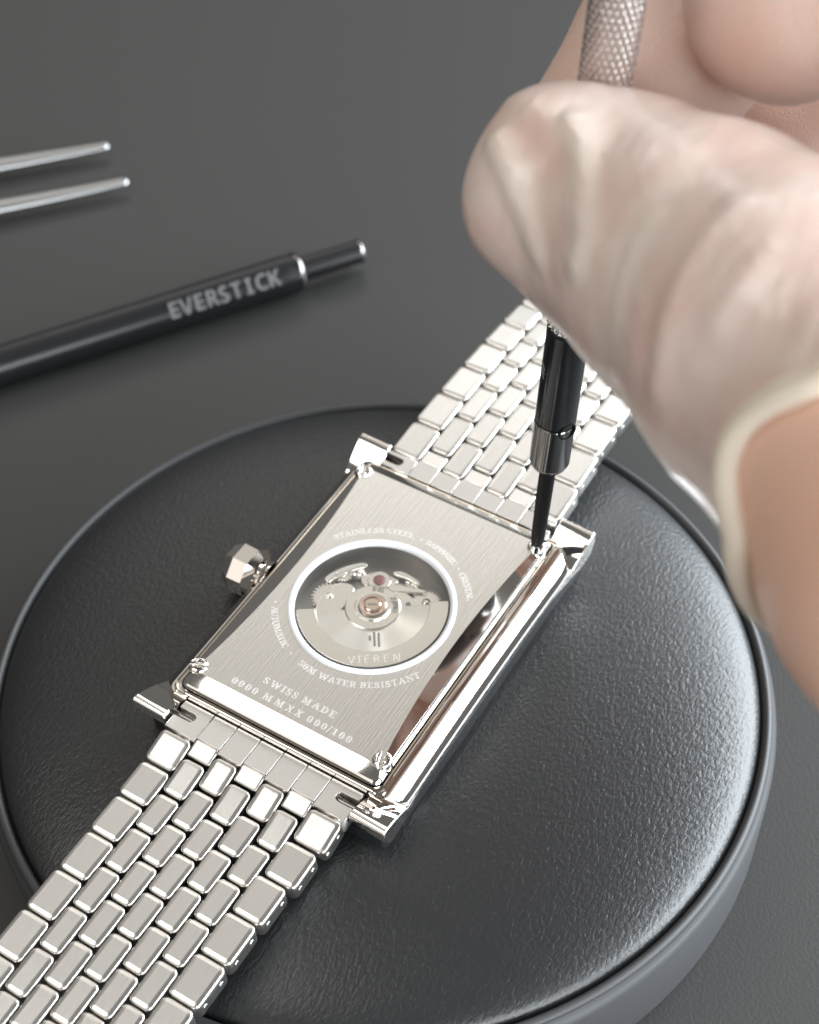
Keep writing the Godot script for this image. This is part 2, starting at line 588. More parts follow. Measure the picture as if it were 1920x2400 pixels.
func arc(s: Shape, txt: String, font: Font, size: float, r: float, a0: float, a1: float, tops_out: bool) -> void:
	# letters set along a circle from angle a0 to a1 (degrees), their tops outwards or inwards
	var total := 0.0
	for ch in txt:
		total += s.glyph_width(ch, font, size)
	var x := 0.0
	for ch in txt:
		var w := s.glyph_width(ch, font, size)
		var a := deg_to_rad(lerpf(a0, a1, (x + w / 2) / total))
		var b := Basis(Vector3(0, 0, 1), a - PI / 2 if tops_out else a + PI / 2)
		s.glyph(ch, font, size, 0.05, Transform3D(b, Vector3(r * cos(a), r * sin(a), 0.012)))
		x += w

func gear_outline(r: float, teeth: int, depth: float) -> PackedVector2Array:
	var o := PackedVector2Array()
	for k in teeth:
		for q in [[0.0, 0.0], [0.3, 0.0], [0.42, 1.0], [0.78, 1.0], [0.9, 0.0]]:
			var a: float = TAU * (k + q[0]) / teeth
			var rr: float = r - depth + depth * q[1]
			o.append(Vector2(rr * cos(a), rr * sin(a)))
	return o

func disc(r: float, n := 40) -> PackedVector2Array:
	var o := PackedVector2Array()
	for k in n:
		o.append(Vector2(r * cos(TAU * k / n), r * sin(TAU * k / n)))
	return o

func build_movement(t: Node3D, org: Vector3, font: Font) -> void:
	var base := Transform3D(Basis(), -org)
	# left and right toothed wheels
	for g in [[-6.1, -0.2, 2.2, 26], [4.4, 4.9, 1.9, 26], [-4.6, 4.7, 0.75, 14], [6.6, 2.2, 1.3, 20], [-6.6, 3.6, 1.2, 18], [1.6, 6.6, 1.0, 16]]:
		var w := Shape.new()
		w.xf = base * Transform3D(Basis(), Vector3(g[0], g[1], 0))
		w.prism(gear_outline(g[2], g[3], 0.32), -2.35, -2.12, 0.03, 0.0, 1)
		w.lathe([Vector2(0.55, -2.12), Vector2(0.5, -1.95), Vector2(0, -1.92)], 20, [1])
		obj("gear_wheel", [w, M.bridge_steel], t)
	# bridges of the automatic work
	var br := [
		[[-7.0, 1.2], [-6.9, -1.6], [-6.1, -3.6], [-4.0, -3.4], [-3.6, -1.6], [-3.6, 1.4], [-4.2, 2.6], [-5.6, 2.6]],
		[[0.0, 3.9], [1.4, 4.9], [2.8, 4.6], [4.3, 3.6], [5.0, 2.4], [4.7, 1.3], [3.7, 1.1], [2.9, 1.7], [2.3, 2.4], [1.2, 2.9]],
		[[-4.2, 3.2], [-3.9, 5.2], [-2.6, 6.2], [-0.8, 6.1], [0.4, 5.4], [2.2, 6.0], [3.4, 6.4], [4.0, 5.9], [2.4, 5.2], [0.6, 4.3], [-1.2, 3.1]],
		[[-8.2, 1.6], [-7.6, 3.4], [-6.4, 5.2], [-5.0, 6.4], [-4.4, 5.9], [-5.6, 4.6], [-6.7, 3.0], [-7.2, 1.4]],
		[[-1.6, 6.5], [-0.6, 7.4], [1.2, 7.3], [2.6, 6.9], [2.3, 6.3], [0.8, 6.6], [-0.6, 6.3]],
		[[5.4, 3.0], [6.8, 3.3], [8.0, 1.6], [8.4, 0.6], [7.4, 0.9], [6.4, 1.6]],
		[[4.4, 4.6], [5.8, 4.7], [7.0, 4.3], [7.4, 3.4], [6.2, 3.9], [5.2, 3.6]],
	]
	for b in br:
		var s := Shape.new()
		s.xf = base
		var o := PackedVector2Array(b.map(func(p): return Vector2(p[0], p[1])))
		if Geometry2D.is_polygon_clockwise(o):
			o.reverse()
		s.prism(soft(o, 2), -2.5, -1.95 + 0.06 * br.find(b), 0.12, 0.0, 2)
		obj("bridge", [s, M.bridge_steel], t)
	# balance cock with its jewel, and small screws
	var bc := Shape.new()
	bc.xf = base * Transform3D(Basis(), Vector3(-2.0, 4.6, 0))
	bc.lathe([Vector2(1.45, -2.3), Vector2(1.45, -1.66), Vector2(1.32, -1.56), Vector2(0.8, -1.56), Vector2(0.74, -1.66), Vector2(0, -1.66)], 40, [1, 2, 3, 4, 5])
	obj("balance_cock", [bc, M.bridge_steel], t)
	var jw := Shape.new()
	jw.xf = bc.xf
	jw.lathe([Vector2(0.68, -1.66), Vector2(0.62, -1.46), Vector2(0.3, -1.38), Vector2(0, -1.37)], 24, [1])
	obj("jewel", [jw, M.ruby], t)
	for q in [[2.9, 3.3, 0.32], [-5.4, 3.9, 0.4], [5.9, 4.2, 0.24], [-0.2, 5.6, 0.3], [-7.2, 3.0, 0.2]]:
		var s := Shape.new()
		s.xf = base * Transform3D(Basis(), Vector3(q[0], q[1], 0))
		s.lathe([Vector2(q[2], -2.3), Vector2(q[2], -1.62), Vector2(q[2] * 0.8, -1.54), Vector2(0, -1.54)], 16, [1, 2, 3])
		obj("movement_screw", [s, M.spring_bar_steel if q[0] > 2 else M.polished_steel], t)
	# the rotor
	var rot := base * Transform3D(Basis(Vector3(0, 0, 1), deg_to_rad(34.5)), Vector3(-0.3, 0.5, 0))
	var wt := Shape.new()
	wt.xf = rot
	var o := PackedVector2Array()
	for k in 61:
		var a := PI + PI * k / 60.0
		o.append(Vector2(9.05 * cos(a), 9.05 * sin(a)))
	for k in 61:
		var a := TAU - PI * k / 60.0
		o.append(Vector2(6.75 * cos(a), 6.75 * sin(a)))
	wt.prism(o, -1.6, -0.75, 0.08, 0.0, 2)
	var rotor := obj("rotor", [wt, M.bridge_steel], t)
	# sunray sector inside the weight; its tangents run outwards
	var sec := Shape.new()
	sec.xf = rot
	var n := 90
	for k in n:
		var a := PI + PI * k / n - 0.0
		var b := PI + PI * (k + 1) / n
		for q in 6:
			var r0 := lerpf(2.0, 6.75, q / 6.0)
			var r1 := lerpf(2.0, 6.75, (q + 1) / 6.0)
			var p := [Vector3(r0 * cos(a), r0 * sin(a), -1.35), Vector3(r1 * cos(a), r1 * sin(a), -1.35), Vector3(r1 * cos(b), r1 * sin(b), -1.35), Vector3(r0 * cos(b), r0 * sin(b), -1.35)]
			sec.tri(p[0], p[1], p[2], 1, Vector2(k, r0), Vector2(k, r1), Vector2(k + 1, r1))
			sec.tri(p[0], p[2], p[3], 1, Vector2(k, r0), Vector2(k + 1, r1), Vector2(k + 1, r0))
	obj("rotor_web", [sec, M.rotor_steel], rotor)
	var hub := Shape.new()
	hub.xf = rot
	hub.lathe([Vector2(3.35, -1.6), Vector2(3.35, -1.2), Vector2(3.2, -1.12), Vector2(2.2, -1.12), Vector2(2.05, -0.95), Vector2(1.75, -0.95)], 64, [1, 2, 3, 4, 5])
	obj("rotor_hub", [hub, M.bridge_steel], rotor)
	var nut := Shape.new()
	nut.xf = rot * Transform3D(Basis(Vector3(0, 0, 1), deg_to_rad(-8)), Vector3.ZERO)
	nut.lathe([Vector2(1.7, -1.2), Vector2(1.7, -0.82), Vector2(1.55, -0.72), Vector2(1.3, -0.72), Vector2(1.2, -0.95), Vector2(1.05, -0.95), Vector2(1.0, -0.7), Vector2(0.85, -0.62), Vector2(0, -0.62)], 48, [1, 2, 3, 4, 5, 6, 7, 8])
	obj("rotor_nut", [nut, M.rose_gold], rotor)
	var slot := Shape.new()
	slot.xf = nut.xf
	slot.prism(rrect(-0.62, -0.13, 0.62, 0.13, 0.1, 2), -0.9, -0.605, 0.0, 0.0, 1)
	obj("nut_slot", [slot, M.movement_dark], rotor)
	# emblem of three upright bars, and the lettering on the weight
	var em := Shape.new()
	em.xf = rot * Transform3D(Basis(), Vector3(0, -4.6, 0))
	for b in [[-0.62, -0.2, 0.55], [-0.1, -1.05, 1.05], [0.42, -1.2, 0.95]]:
		em.prism(rrect(b[0], b[1], b[0] + 0.26, b[2], 0.12, 3), -1.4, -1.325, 0.0, 0.0, 1)
	obj("emblem", [em, M.movement_dark], rotor)
	var tx := Shape.new()
	tx.xf = rot
	tx.text("VIEREN", font, 1.05, 0.03, Transform3D(Basis(), Vector3(0, -7.85, -0.745)), 1.35)
	obj("lettering", [tx, M.letter_steel], rotor)
	# scale on the hub ring
	var ht := Shape.new()
	ht.xf = base * Transform3D(Basis(), Vector3(-0.3, 0.5, 0))
	arc_low(ht, "SWISS", font, 0.62, 2.72, 122.0, 94.0, -1.1)
	arc_low(ht, "25 JEWELS", font, 0.62, 2.72, 62.0, 12.0, -1.1)
	obj("hub_lettering", [ht, M.movement_dark], rotor)

func arc_low(s: Shape, txt: String, font: Font, size: float, r: float, a0: float, a1: float, z: float) -> void:
	var keep := s.xf
	s.xf = s.xf * Transform3D(Basis(), Vector3(0, 0, z))
	arc(s, txt, font, size, r, a0, a1, true)
	s.xf = keep

func soft(o: PackedVector2Array, times: int) -> PackedVector2Array:      # corner cutting
	for n in times:
		var r := PackedVector2Array()
		for i in o.size():
			var a := o[i]
			var b := o[(i + 1) % o.size()]
			r.append(a.lerp(b, 0.25))
			r.append(a.lerp(b, 0.75))
		o = r
	return o

# ---------------------------------------------------------------- the bracelet
var near_line := [[-20, -2.55], [-25, -2.4], [-29.2, -3.35], [-34, -3.5], [-39, -3.45], [-45, -3.4], [-50, -3.4], [-58, -3.5], [-66, -3.7], [-76, -4.2], [-90, -5.6]]
var far_line := [[20, -1.5], [24, -1.25], [30, -0.95], [36, -0.85], [42, -0.95], [48, -1.25], [54, -1.8], [60, -2.6], [66, -3.7], [74, -5.6], [84, -8.6]]

func along(line: Array, y: float) -> float:
	for i in line.size() - 1:
		var a: Array = line[i]
		var b: Array = line[i + 1]
		if absf(y) <= absf(b[0]):
			var p0: Array = line[maxi(i - 1, 0)]
			var p3: Array = line[mini(i + 2, line.size() - 1)]
			var k = (y - a[0]) / (b[0] - a[0])
			return cubic_interpolate(a[1], b[1], p0[1], p3[1], k)
	return line[-1][1]

func yt_of(r: Array) -> float:
	return r[1][0] - signf(r[1][0]) * 0.14

func link_shape(w: float, l: float, th: float) -> ArrayMesh:
	var top := Shape.new()
	var side := Shape.new()
	var o := rrect(-w / 2, -l / 2, w / 2, l / 2, 0.74, 4)
	# flat brushed face, a shallow polished slope round it, then a rounded edge
	var rings := [side.lift(side.inset(o, 0.58), 0.0), side.lift(side.inset(o, 0.32), -0.06)]
	for k in 5:
		var a := PI / 2 * (k + 1) / 5
		rings.append(side.lift(side.inset(o, 0.32 * (1 - sin(a))), -0.06 - 0.40 * (1 - cos(a))))
	rings.append(side.lift(o, -th + 0.3))
	rings.append(side.lift(side.inset(o, 0.3), -th))
	side.loft(rings, [1])
	side.cap(rings[-1], false)
	top.cap(rings[0], true)
	return mesh_of([top, M.brushed_link_steel, side, M.satin_steel])

func build_bracelet(t: Node3D, org: Vector3) -> void:
	var rows := {
		"near": [[-25.0, -29.15, -34.05, -39.2, -44.55, -49.95, -55.35, -60.8, -66.2, -71.6, -77.0, -82.4], [-26.75, -31.45, -36.4, -41.8, -47.2, -52.6, -58.0, -63.4, -68.8, -74.2, -79.6]],
		"far": [[23.45, 29.4, 35.5, 41.5, 47.1, 52.4, 57.6, 62.7, 67.8, 72.8], [25.95, 32.75, 39.2, 44.9, 50.2, 55.3, 60.4, 65.4, 70.4]],
	}
	for side in ["near", "far"]:
		var sg := -1.0 if side == "near" else 1.0
		var line: Array = near_line if side == "near" else far_line
		var br := Node3D.new()
		br.name = "bracelet"
		t.add_child(br, true)
		var made := {}
		for col in 7:
			var ys: Array = rows[side][0] if col % 2 == 0 else rows[side][1]
			for i in ys.size() - 1:
				var gap := 0.17
				var y0: float = ys[i] + sg * gap / 2
				var y1: float = ys[i + 1] - sg * gap / 2
				var ym := (y0 + y1) / 2
				var taper := 1.0 - (0.075 if side == "near" else 0.035) * smoothstep(24, 42, absf(ym))
				var drift := (-0.5 if side == "near" else -0.35) * smoothstep(24, 40, absf(ym))
				var cx: float = ([-10.15, -6.4, -3.2, 0.0, 3.2, 6.4, 10.15][col]) * taper + drift
				var w := (4.22 if col == 0 or col == 6 else 3.12) * taper
				var z0 := along(line, y0)
				var z1 := along(line, y1)
				var key := "%.2f %.2f" % [w, absf(y1 - y0)]
				if not made.has(key):
					made[key] = link_shape(w, Vector2(y1 - y0, z1 - z0).length(), 2.7)
				var m := MeshInstance3D.new()
				m.name = "link"
				m.mesh = made[key]
				var rng := hash("%s %d %d" % [side, col, i])
				var wob := (float(rng % 1000) / 1000.0 - 0.5) * 0.012
				var wob2 := (float((rng / 1000) % 1000) / 1000.0 - 0.5) * 0.014
				var pitch := atan2(z1 - z0, y1 - y0) if y1 > y0 else atan2(z0 - z1, y0 - y1)
				m.transform = Transform3D(turn(Basis(Vector3(1, 0, 0), pitch + wob) * Basis(Vector3(0, 1, 0), wob2)), conv(Vector3(cx, ym, (z0 + z1) / 2) - org) * MM)
				br.add_child(m, true)
				# pins that join this link to its outer neighbour show at the edges
				if (col == 0 or col == 6) and i < 8:
					var pin := shape(org)
					var sx := -1.0 if col == 0 else 1.0
					for f in [0.24, 0.76]:
						var yp := lerpf(y0, y1, f)
						pin.xf = Transform3D(Basis(), -org) * Transform3D(Basis(Vector3(0, 1, 0), PI / 2 * sx), Vector3(cx + sx * w / 2, yp, along(line, yp) - 1.4))
						pin.lathe([Vector2(0.36, -0.3), Vector2(0.34, 0.03), Vector2(0.3, 0.05), Vector2(0, 0.05)], 12, [1])
					obj("link_pin", [pin, M.satin_steel], br)
		# flat end pieces between the lugs
		for col in 7:
			var x0: float = [-12.2, -8.0, -4.8, -1.6, 1.6, 4.8, 8.0][col] + 0.04
			var x1: float = [-8.0, -4.8, -1.6, 1.6, 4.8, 8.0, 12.2][col] - 0.04
			var ya := sg * 20.85
			var yb: float = (rows[side][0][0] if col % 2 == 0 else rows[side][1][0] - sg * 2.2) - sg * 0.12
			var e := shape(org)
			var o: PackedVector2Array
			if col == 0 or col == 6:
				var yc := sg * (22.5 if side == "near" else 22.2)
				var r := 0.6
				o = PackedVector2Array([Vector2(x0, minf(ya, yb)), Vector2(x1, minf(ya, yb)), Vector2(x1, maxf(ya, yb)), Vector2(x0, maxf(ya, yb))])
				var notch := PackedVector2Array()
				for k in 11:
					var a := -PI / 2 + PI * k / 10
					notch.append(Vector2(r * cos(a), r * sin(a)))
				if col == 0:
					var full := PackedVector2Array([o[3], o[0], o[1], o[2]])
					full = PackedVector2Array([o[0], o[1], o[2], o[3]])
					full.append(Vector2(x0, yc + r))
					for k in 11:
						full.append(Vector2(-10.2 + notch[10 - k].x, yc + notch[10 - k].y))
					full.append(Vector2(x0, yc - r))
					o = full
				else:
					var full := PackedVector2Array([o[0], o[1], Vector2(x1, yc - r)])
					for k in 11:
						full.append(Vector2(10.2 - notch[k].x, yc + notch[k].y))
					full.append_array([Vector2(x1, yc + r), o[2], o[3]])
					o = full
			else:
				o = rrect(x0, minf(ya, yb), x1, maxf(ya, yb), 0.1, 2)
			var zz := along(line, (ya + yb) / 2) - (0.0 if col % 2 else 0.0)
			var pit := atan2(along(line, yb) - along(line, ya), yb - ya) if yb > ya else atan2(along(line, ya) - along(line, yb), ya - yb)
			var place := Transform3D(Basis(Vector3(1, 0, 0), pit), Vector3(0, (ya + yb) / 2, zz))
			e.xf = Transform3D(Basis(), -org) * place * Transform3D(Basis(), Vector3(0, -(ya + yb) / 2, 0))
			var tp := shape(org)
			tp.xf = e.xf
			e.prism(o, -2.2, 0.0, 0.06, 0.0, 2, 1, 5)
			tp.prism(o, -2.2, 0.0, 0.06, 0.0, 2, 1, 2)
			if col % 2 == 1:
				var yt := yt_of(rows[side])
				var bend := Transform3D(Basis(Vector3(1, 0, 0), -sg * (0.26 if side == "near" else 0.02)), Vector3(0, yb, along(line, yb) + 0.02))
				var tip := rrect(x0, minf(0.0, sg * (absf(yt) - absf(yb))), x1, maxf(0.0, sg * (absf(yt) - absf(yb))), 0.3, 3)
				e.xf = Transform3D(Basis(), -org) * bend
				tp.xf = e.xf
				e.prism(tip, -2.2, 0.0, 0.25, 0.2, 3, 1, 5)
				tp.prism(tip, -2.2, 0.0, 0.25, 0.2, 3, 1, 2)
			obj("end_piece", [tp, M.brushed_link_steel, e, M.satin_steel], br)
		# spring bar that holds the end to the lugs, seen through the slots
		var bar := shape(org)
		bar.tube([Vector3(-13.2, sg * 22.4, -3.5), Vector3(13.2, sg * 22.4, -3.5)], [0.5], 16)
		obj("spring_bar", [bar, M.spring_bar_steel], br)

# ---------------------------------------------------------------- the screwdriver
func build_screwdriver() -> void:
	var org := Vector3(12.45, 17.49, 0.3)
	var t := thing("screwdriver", "slim precision screwdriver with knurled steel grip and black chuck, standing on the watch screw", "screwdriver", org)
	var d := Vector3(0.0674, 0.0026, 0.9977).normalized()
	var x := Vector3(0, 1, 0).cross(d).normalized()
	var ax := Transform3D(Basis(x, d.cross(x), d), Vector3.ZERO)
	var bl := Shape.new()
	bl.xf = ax
	bl.lathe([Vector2(0, 0.55), Vector2(0.72, 0.55), Vector2(0.84, 2.2), Vector2(0.92, 8.0), Vector2(0.95, 17.0)], 32, [0, 1])
	bl.prism(rrect(-0.68, -0.17, 0.68, 0.17, 0.05, 2), 0.05, 0.7, 0.0, 0.0, 1)
	obj("blade", [bl, M.blade_black], t)
	var co := Shape.new()
	co.xf = ax
	co.lathe([Vector2(0.8, 15.3), Vector2(1.7, 15.3), Vector2(2.12, 15.55), Vector2(2.3, 16.1), Vector2(2.32, 22.6), Vector2(2.22, 22.75), Vector2(2.0, 22.8)], 56, [0, 1, 1, 2, 3, 4])
	obj("collar", [co, M.black_chrome], t)
	var sl := Shape.new()
	sl.xf = ax
	sl.lathe([Vector2(2.0, 22.86), Vector2(2.2, 22.9), Vector2(2.3, 23.05), Vector2(2.27, 36.6), Vector2(2.15, 36.85), Vector2(2.0, 36.9)], 56, [0, 1, 2, 3, 4])
	obj("sleeve", [sl, M.gloss_black], t)
	# raised black cup across the joint, coloured as the shade in a hole
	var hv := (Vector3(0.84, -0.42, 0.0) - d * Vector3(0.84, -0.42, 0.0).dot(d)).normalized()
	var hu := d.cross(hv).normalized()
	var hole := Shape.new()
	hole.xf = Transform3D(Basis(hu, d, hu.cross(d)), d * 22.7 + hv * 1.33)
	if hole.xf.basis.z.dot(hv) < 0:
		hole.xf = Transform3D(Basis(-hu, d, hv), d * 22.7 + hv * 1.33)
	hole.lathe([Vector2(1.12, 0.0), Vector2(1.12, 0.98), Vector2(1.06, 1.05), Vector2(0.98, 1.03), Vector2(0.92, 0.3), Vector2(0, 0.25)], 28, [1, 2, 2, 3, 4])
	obj("hole_shade_cup", [hole, M.blade_black], t)
	var mk := Shape.new()
	var lv := (Vector3(-0.75, -0.66, 0.0) - d * Vector3(-0.75, -0.66, 0.0).dot(d)).normalized()
	mk.xf = Transform3D(Basis(lv, d.cross(lv), d), Vector3.ZERO)
	for q in 3:
		var path := []
		for k in 7:
			var a := -0.28 + 0.10 * k + 0.02 * sin(k)
			path.append(Vector3(2.285 * cos(a), 2.285 * sin(a), 30.0 + q * 0.62 + 0.5 * sin(k * 0.55)))
		mk.tube(path, [0.045], 6)
	obj("size_mark", [mk, M.bare_steel], t)
	# knurled grip: diamonds cut by two crossing spirals
	var gr := Shape.new()
	gr.xf = ax
	var n := 176
	var rows := 470
	var z0 := 37.0
	var z1 := 104.0
	var ring0 := PackedVector3Array()
	for i in rows + 1:
		var z := lerpf(z0, z1, float(i) / rows)
		var ring := PackedVector3Array()
		for j in n:
			var a := TAU * j / n
			var u := a * 22.0 / TAU
			var w := z / 0.72
			var h := minf(absf(fposmod(u + w * 0.5, 1.0) - 0.5), absf(fposmod(u - w * 0.5, 1.0) - 0.5)) * 2.0
			var edge := smoothstep(0.0, 0.5, z - z0)
			var r := 2.08 + 0.36 * minf(h * 1.25, 0.9) * edge + 0.06 * smoothstep(0, 8, z - z0)
			ring.append(Vector3(r * cos(a), r * sin(a), z))
		if i > 0:
			for j in n:
				var k := (j + 1) % n
				gr.quad(ring0[j], ring0[k], ring[k], ring[j], 1)
		ring0 = ring
	gr.lathe([Vector2(2.3, 104.0), Vector2(1.9, 105.0), Vector2(0, 105.2)], 40, [1])
	gr.lathe([Vector2(0, 36.95), Vector2(2.08, 37.0)], 40, [1])
	obj("grip", [gr, M.knurl_steel], t)

# ---------------------------------------------------------------- pen and tweezers
func build_pen() -> void:
	var a := Vector3(-51.9, 76.4, -22.75)
	var d := Vector3(-0.5527, -0.8334, 0.0)          # from the button towards the frame's left edge
	var t := thing("pen", "black slim pen with lettered barrel lying left of the stand", "pen", Vector3(a.x, a.y, -LIFT))
	var x := Vector3(0, 0, 1).cross(d).normalized()
	var xf := Transform3D(Basis(x, d.cross(x), d), Vector3(0, 0, a.z + LIFT))
	var b := Shape.new()
	b.xf = xf
	b.lathe([Vector2(0, 11.2), Vector2(2.7, 11.2), Vector2(3.1, 11.7), Vector2(3.2, 14), Vector2(3.2, 118), Vector2(1.4, 131), Vector2(0.5, 134), Vector2(0, 134)], 48, [0, 1, 2, 3, 4])
	obj("barrel", [b, M.pen_black], t)
	var r := Shape.new()
	r.xf = xf
	r.lathe([Vector2(2.4, 11.12), Vector2(2.75, 11.1), Vector2(3.12, 11.45), Vector2(3.22, 11.9), Vector2(3.22, 12.1)], 48, [1])
	obj("rim", [r, M.black_chrome], t)
	var p := Shape.new()
	p.xf = xf
	p.lathe([Vector2(1.7, 0.35), Vector2(1.96, 0.65), Vector2(2.0, 11.3)], 40, [1, 2])
	obj("button", [p, M.pen_black], t)
	var e := Shape.new()
	e.xf = xf
	e.lathe([Vector2(0, 0.0), Vector2(1.4, 0.0), Vector2(1.75, 0.12), Vector2(2.02, 0.5), Vector2(2.02, 0.85)], 40, [1])
	obj("button_cap", [e, M.black_chrome], t)
	# lettering wrapped on the barrel, on the side towards the viewer
	var font := SystemFont.new()
	font.font_names = PackedStringArray(["Droid Sans"])
	font.font_weight = 700
	var s := Shape.new()
	var txt := "EVERSTICK"
	var along0 := 34.8
	var along1 := 15.6
	var view := Vector3(0.36, -0.55, 0.75)
	var up0 := (view - d * view.dot(d)).normalized()
	var tilt := -0.18
	for i in txt.length():
		var g := lerpf(along0, along1, (i + 0.5) / txt.length())
		var nrm := up0.rotated(d, tilt).normalized()
		var right := -d
		var up := nrm.cross(right).normalized()
		s.xf = Transform3D(Basis(right, up, nrm), Vector3(0, 0, a.z + LIFT) + d * g + nrm * 3.15)
		s.glyph(txt[i], font, 2.6, 0.22, Transform3D())
	obj("lettering", [s, M.worn_print], t)

func build_tweezers() -> void:
	var a1 := Vector3(-109.1, 78.8, -23.9)
	var b1 := Vector3(-99.5, 72.3, -23.9)
	var t := thing("tweezers", "pair of round steel tweezer arms with blunt tips, above the pen at the left", "tweezers", Vector3(-150, 38, -LIFT))
	var o := Vector3(-150, 38, -LIFT)
	for q in [[a1, Vector3(-121.7, 64.8, -23.9), Vector3(-142, 44, -22.6), Vector3(-170, 14, -23.0)], [b1, Vector3(-113.6, 55.5, -23.9), Vector3(-135.0, 31, -22.6), Vector3(-170, 7, -23.0)]]:
		var s := shape(o)
		s.xf = Transform3D(Basis.from_scale(Vector3(1, 1, 0.6)), Vector3(-o.x, -o.y, -o.z - 23.9 * 0.4))
		var path := []
		var rad := []
		var n := 30
		for k in n + 1:
			var u := float(k) / n
			var p0: Vector3 = q[0]
			var p := p0.bezier_interpolate(q[0].lerp(q[1], 0.9), q[2], q[3], u)
			path.append(p)
			rad.append(lerpf(0.95, 2.1, minf(u * 2.2, 1.0)))
		var d := (path[0] - path[1] as Vector3).normalized()
		for e in [0.45, 0.7, 0.8]:
			path.push_front(q[0] + d * e)
			rad.push_front({0.45: 0.85, 0.7: 0.6, 0.8: 0.25}[e])
		s.tube(path, rad, 20)
		obj("arm", [s, M.bare_steel], t)
	var j := shape(o)
	j.tube([Vector3(-168, 12.5, -23.0), Vector3(-176, 3, -23.0), Vector3(-190, -12, -23.0)], [2.9, 3.2, 2.6], 24)
	obj("joint", [j, M.bare_steel], t)

# ---------------------------------------------------------------- the hand
# joints in the posed hand: point and radius, thumb first
var chains := [
	[[16.0, 6.4, 60.3, 5.5], [17.6, 9.2, 61.5, 8.0], [22.9, 9.2, 60.3, 10.0], [32.8, 5.0, 61.5, 11.5], [44.4, -1.4, 63.2, 13.4], [55.7, -8.4, 63.3, 13.7], [62.5, -13.6, 61.6, 15.0], [100, -10, 68, 17.0], [140, -14, 86, 19.0]],
	[[15.4, 23.7, 56.3, 8.9], [16.8, 32.6, 62.1, 9.1], [19.3, 41.4, 70.6, 9.4], [40.0, 50.0, 86.0, 9.8], [79, 52, 86, 10.8], [138, -8, 90, 16.0]],
	[[28.8, 29.0, 72.9, 9.4], [38.5, 34.5, 80.2, 9.6], [55.0, 42.0, 89.0, 10.0], [78, 40, 90, 11.2], [138, -14, 92, 15.0]],
	[[24.2, 49.8, 41.1, 9.2], [30.5, 61.8, 44.3, 9.4], [50.0, 64.0, 68.0, 9.0], [80, 62, 78, 10.4], [140, -2, 86, 15.0]],
	[[43.6, 58.3, 33.6, 6.6], [48.5, 66.4, 41.3, 7.0], [58.0, 74.0, 52.0, 7.8], [78, 70, 68, 9.4], [140, 2, 82, 14.0]],
	[[138, -12, 86, 19.0], [205, -48, 108, 25.0]],
]
var ridges := [
	[0.75, 1.5, [[19.59, 6.50, 70.59], [21.79, 3.53, 69.86], [23.70, 0.16, 68.96], [25.72, -3.00, 67.64], [25.66, -4.13, 65.58]]],
	[0.8, 1.3, [[12.92, 4.89, 67.33], [16.23, 2.19, 66.31], [18.64, 0.51, 64.58], [20.93, -1.33, 62.71]]],
	[0.35, 0.9, [[31.58, -3.45, 71.56], [30.96, -4.86, 70.02], [30.97, -6.41, 68.19], [31.27, -8.03, 65.42]]],
	[0.6, 1.5, [[38.2, -3.4, 75.2], [36.89, -6.03, 74.09], [36.36, -8.46, 72.22], [36.43, -10.36, 70.39], [36.87, -11.95, 68.47], [37.35, -13.29, 65.67]]],
	[-0.5, 1.3, [[36.0, -3.6, 74.6], [34.9, -6.2, 73.2], [34.4, -8.5, 71.2], [34.5, -10.3, 69.2], [35.0, -11.9, 67.0]]],
	[0.35, 1.2, [[41.75, -7.37, 75.65], [41.03, -9.66, 74.10], [40.58, -11.73, 72.08]]],
	[0.45, 0.9, [[47.28, -11.94, 74.88], [47.10, -13.40, 74.00], [47.03, -14.71, 73.04]]],
	[-0.15, 1.6, [[16.43, 4.66, 68.94], [18.08, 3.86, 68.74], [19.53, 3.06, 68.49]]],
]
const RIM_AT := Vector3(47.35, -17.93, 66.75)
var rim_n := Vector3(0.84, -0.50, 0.21).normalized()
var rim_e := Vector3(0.0, 0.38, 0.92).normalized()
var wrinkle := FastNoiseLite.new()

func chain_d(p: Vector3, c: Array, k := 2.0) -> float:
	var d := 1e9
	for i in c.size() - 1:
		var a: Vector3 = c[i][0]
		var ab: Vector3 = c[i + 1][0] - a
		var t := clampf((p - a).dot(ab) / ab.length_squared(), 0.0, 1.0)
		var e: float = (p - a - ab * t).length() - lerpf(c[i][1], c[i + 1][1], t)
		if d > 1e8:
			d = e
		else:
			var h := maxf(k - absf(d - e), 0.0) / k
			d = minf(d, e) - h * h * k * 0.25
	return d

var bones := []

func hand_d(p: Vector3) -> float:
	var d := 1e9
	for c in bones:
		var e := chain_d(p, c)
		var k := 0.9 + 5.0 * smoothstep(50.0, 75.0, p.x)
		var h := maxf(k - absf(d - e), 0.0) / k
		d = minf(d, e) - h * h * k * 0.25
	return d

func rim_side(p: Vector3) -> float:
	var w := (p - RIM_AT).dot(rim_e)
	return (p - RIM_AT).dot(rim_n) + 2.0 - 0.0755 * minf(w * w, 60.0 if w > 0 else 30.0)

func near_path(p: Vector3, path: Array) -> float:
	var best := 1e9
	for i in path.size() - 1:
		var a: Vector3 = path[i]
		var ab: Vector3 = path[i + 1] - a
		var t := clampf((p - a).dot(ab) / ab.length_squared(), 0.0, 1.0)
		best = minf(best, (p - a - ab * t).length_squared())
	return best

func cot_d(p: Vector3) -> float:
	var d := chain_d(p, bones[0]) - 0.45
	if absf(d) < 3.0:
		for r in ridges:
			var q := near_path(p, r[2])
			if q < 16.0:
				d -= r[0] * 1.15 * exp(-q / (r[1] * r[1] * 0.6))
		d -= 0.09 * wrinkle.get_noise_3d(p.x * 2.2 + p.z, p.y * 0.6, p.z * 0.9 - p.x * 0.5)
	return maxf(d, rim_side(p))

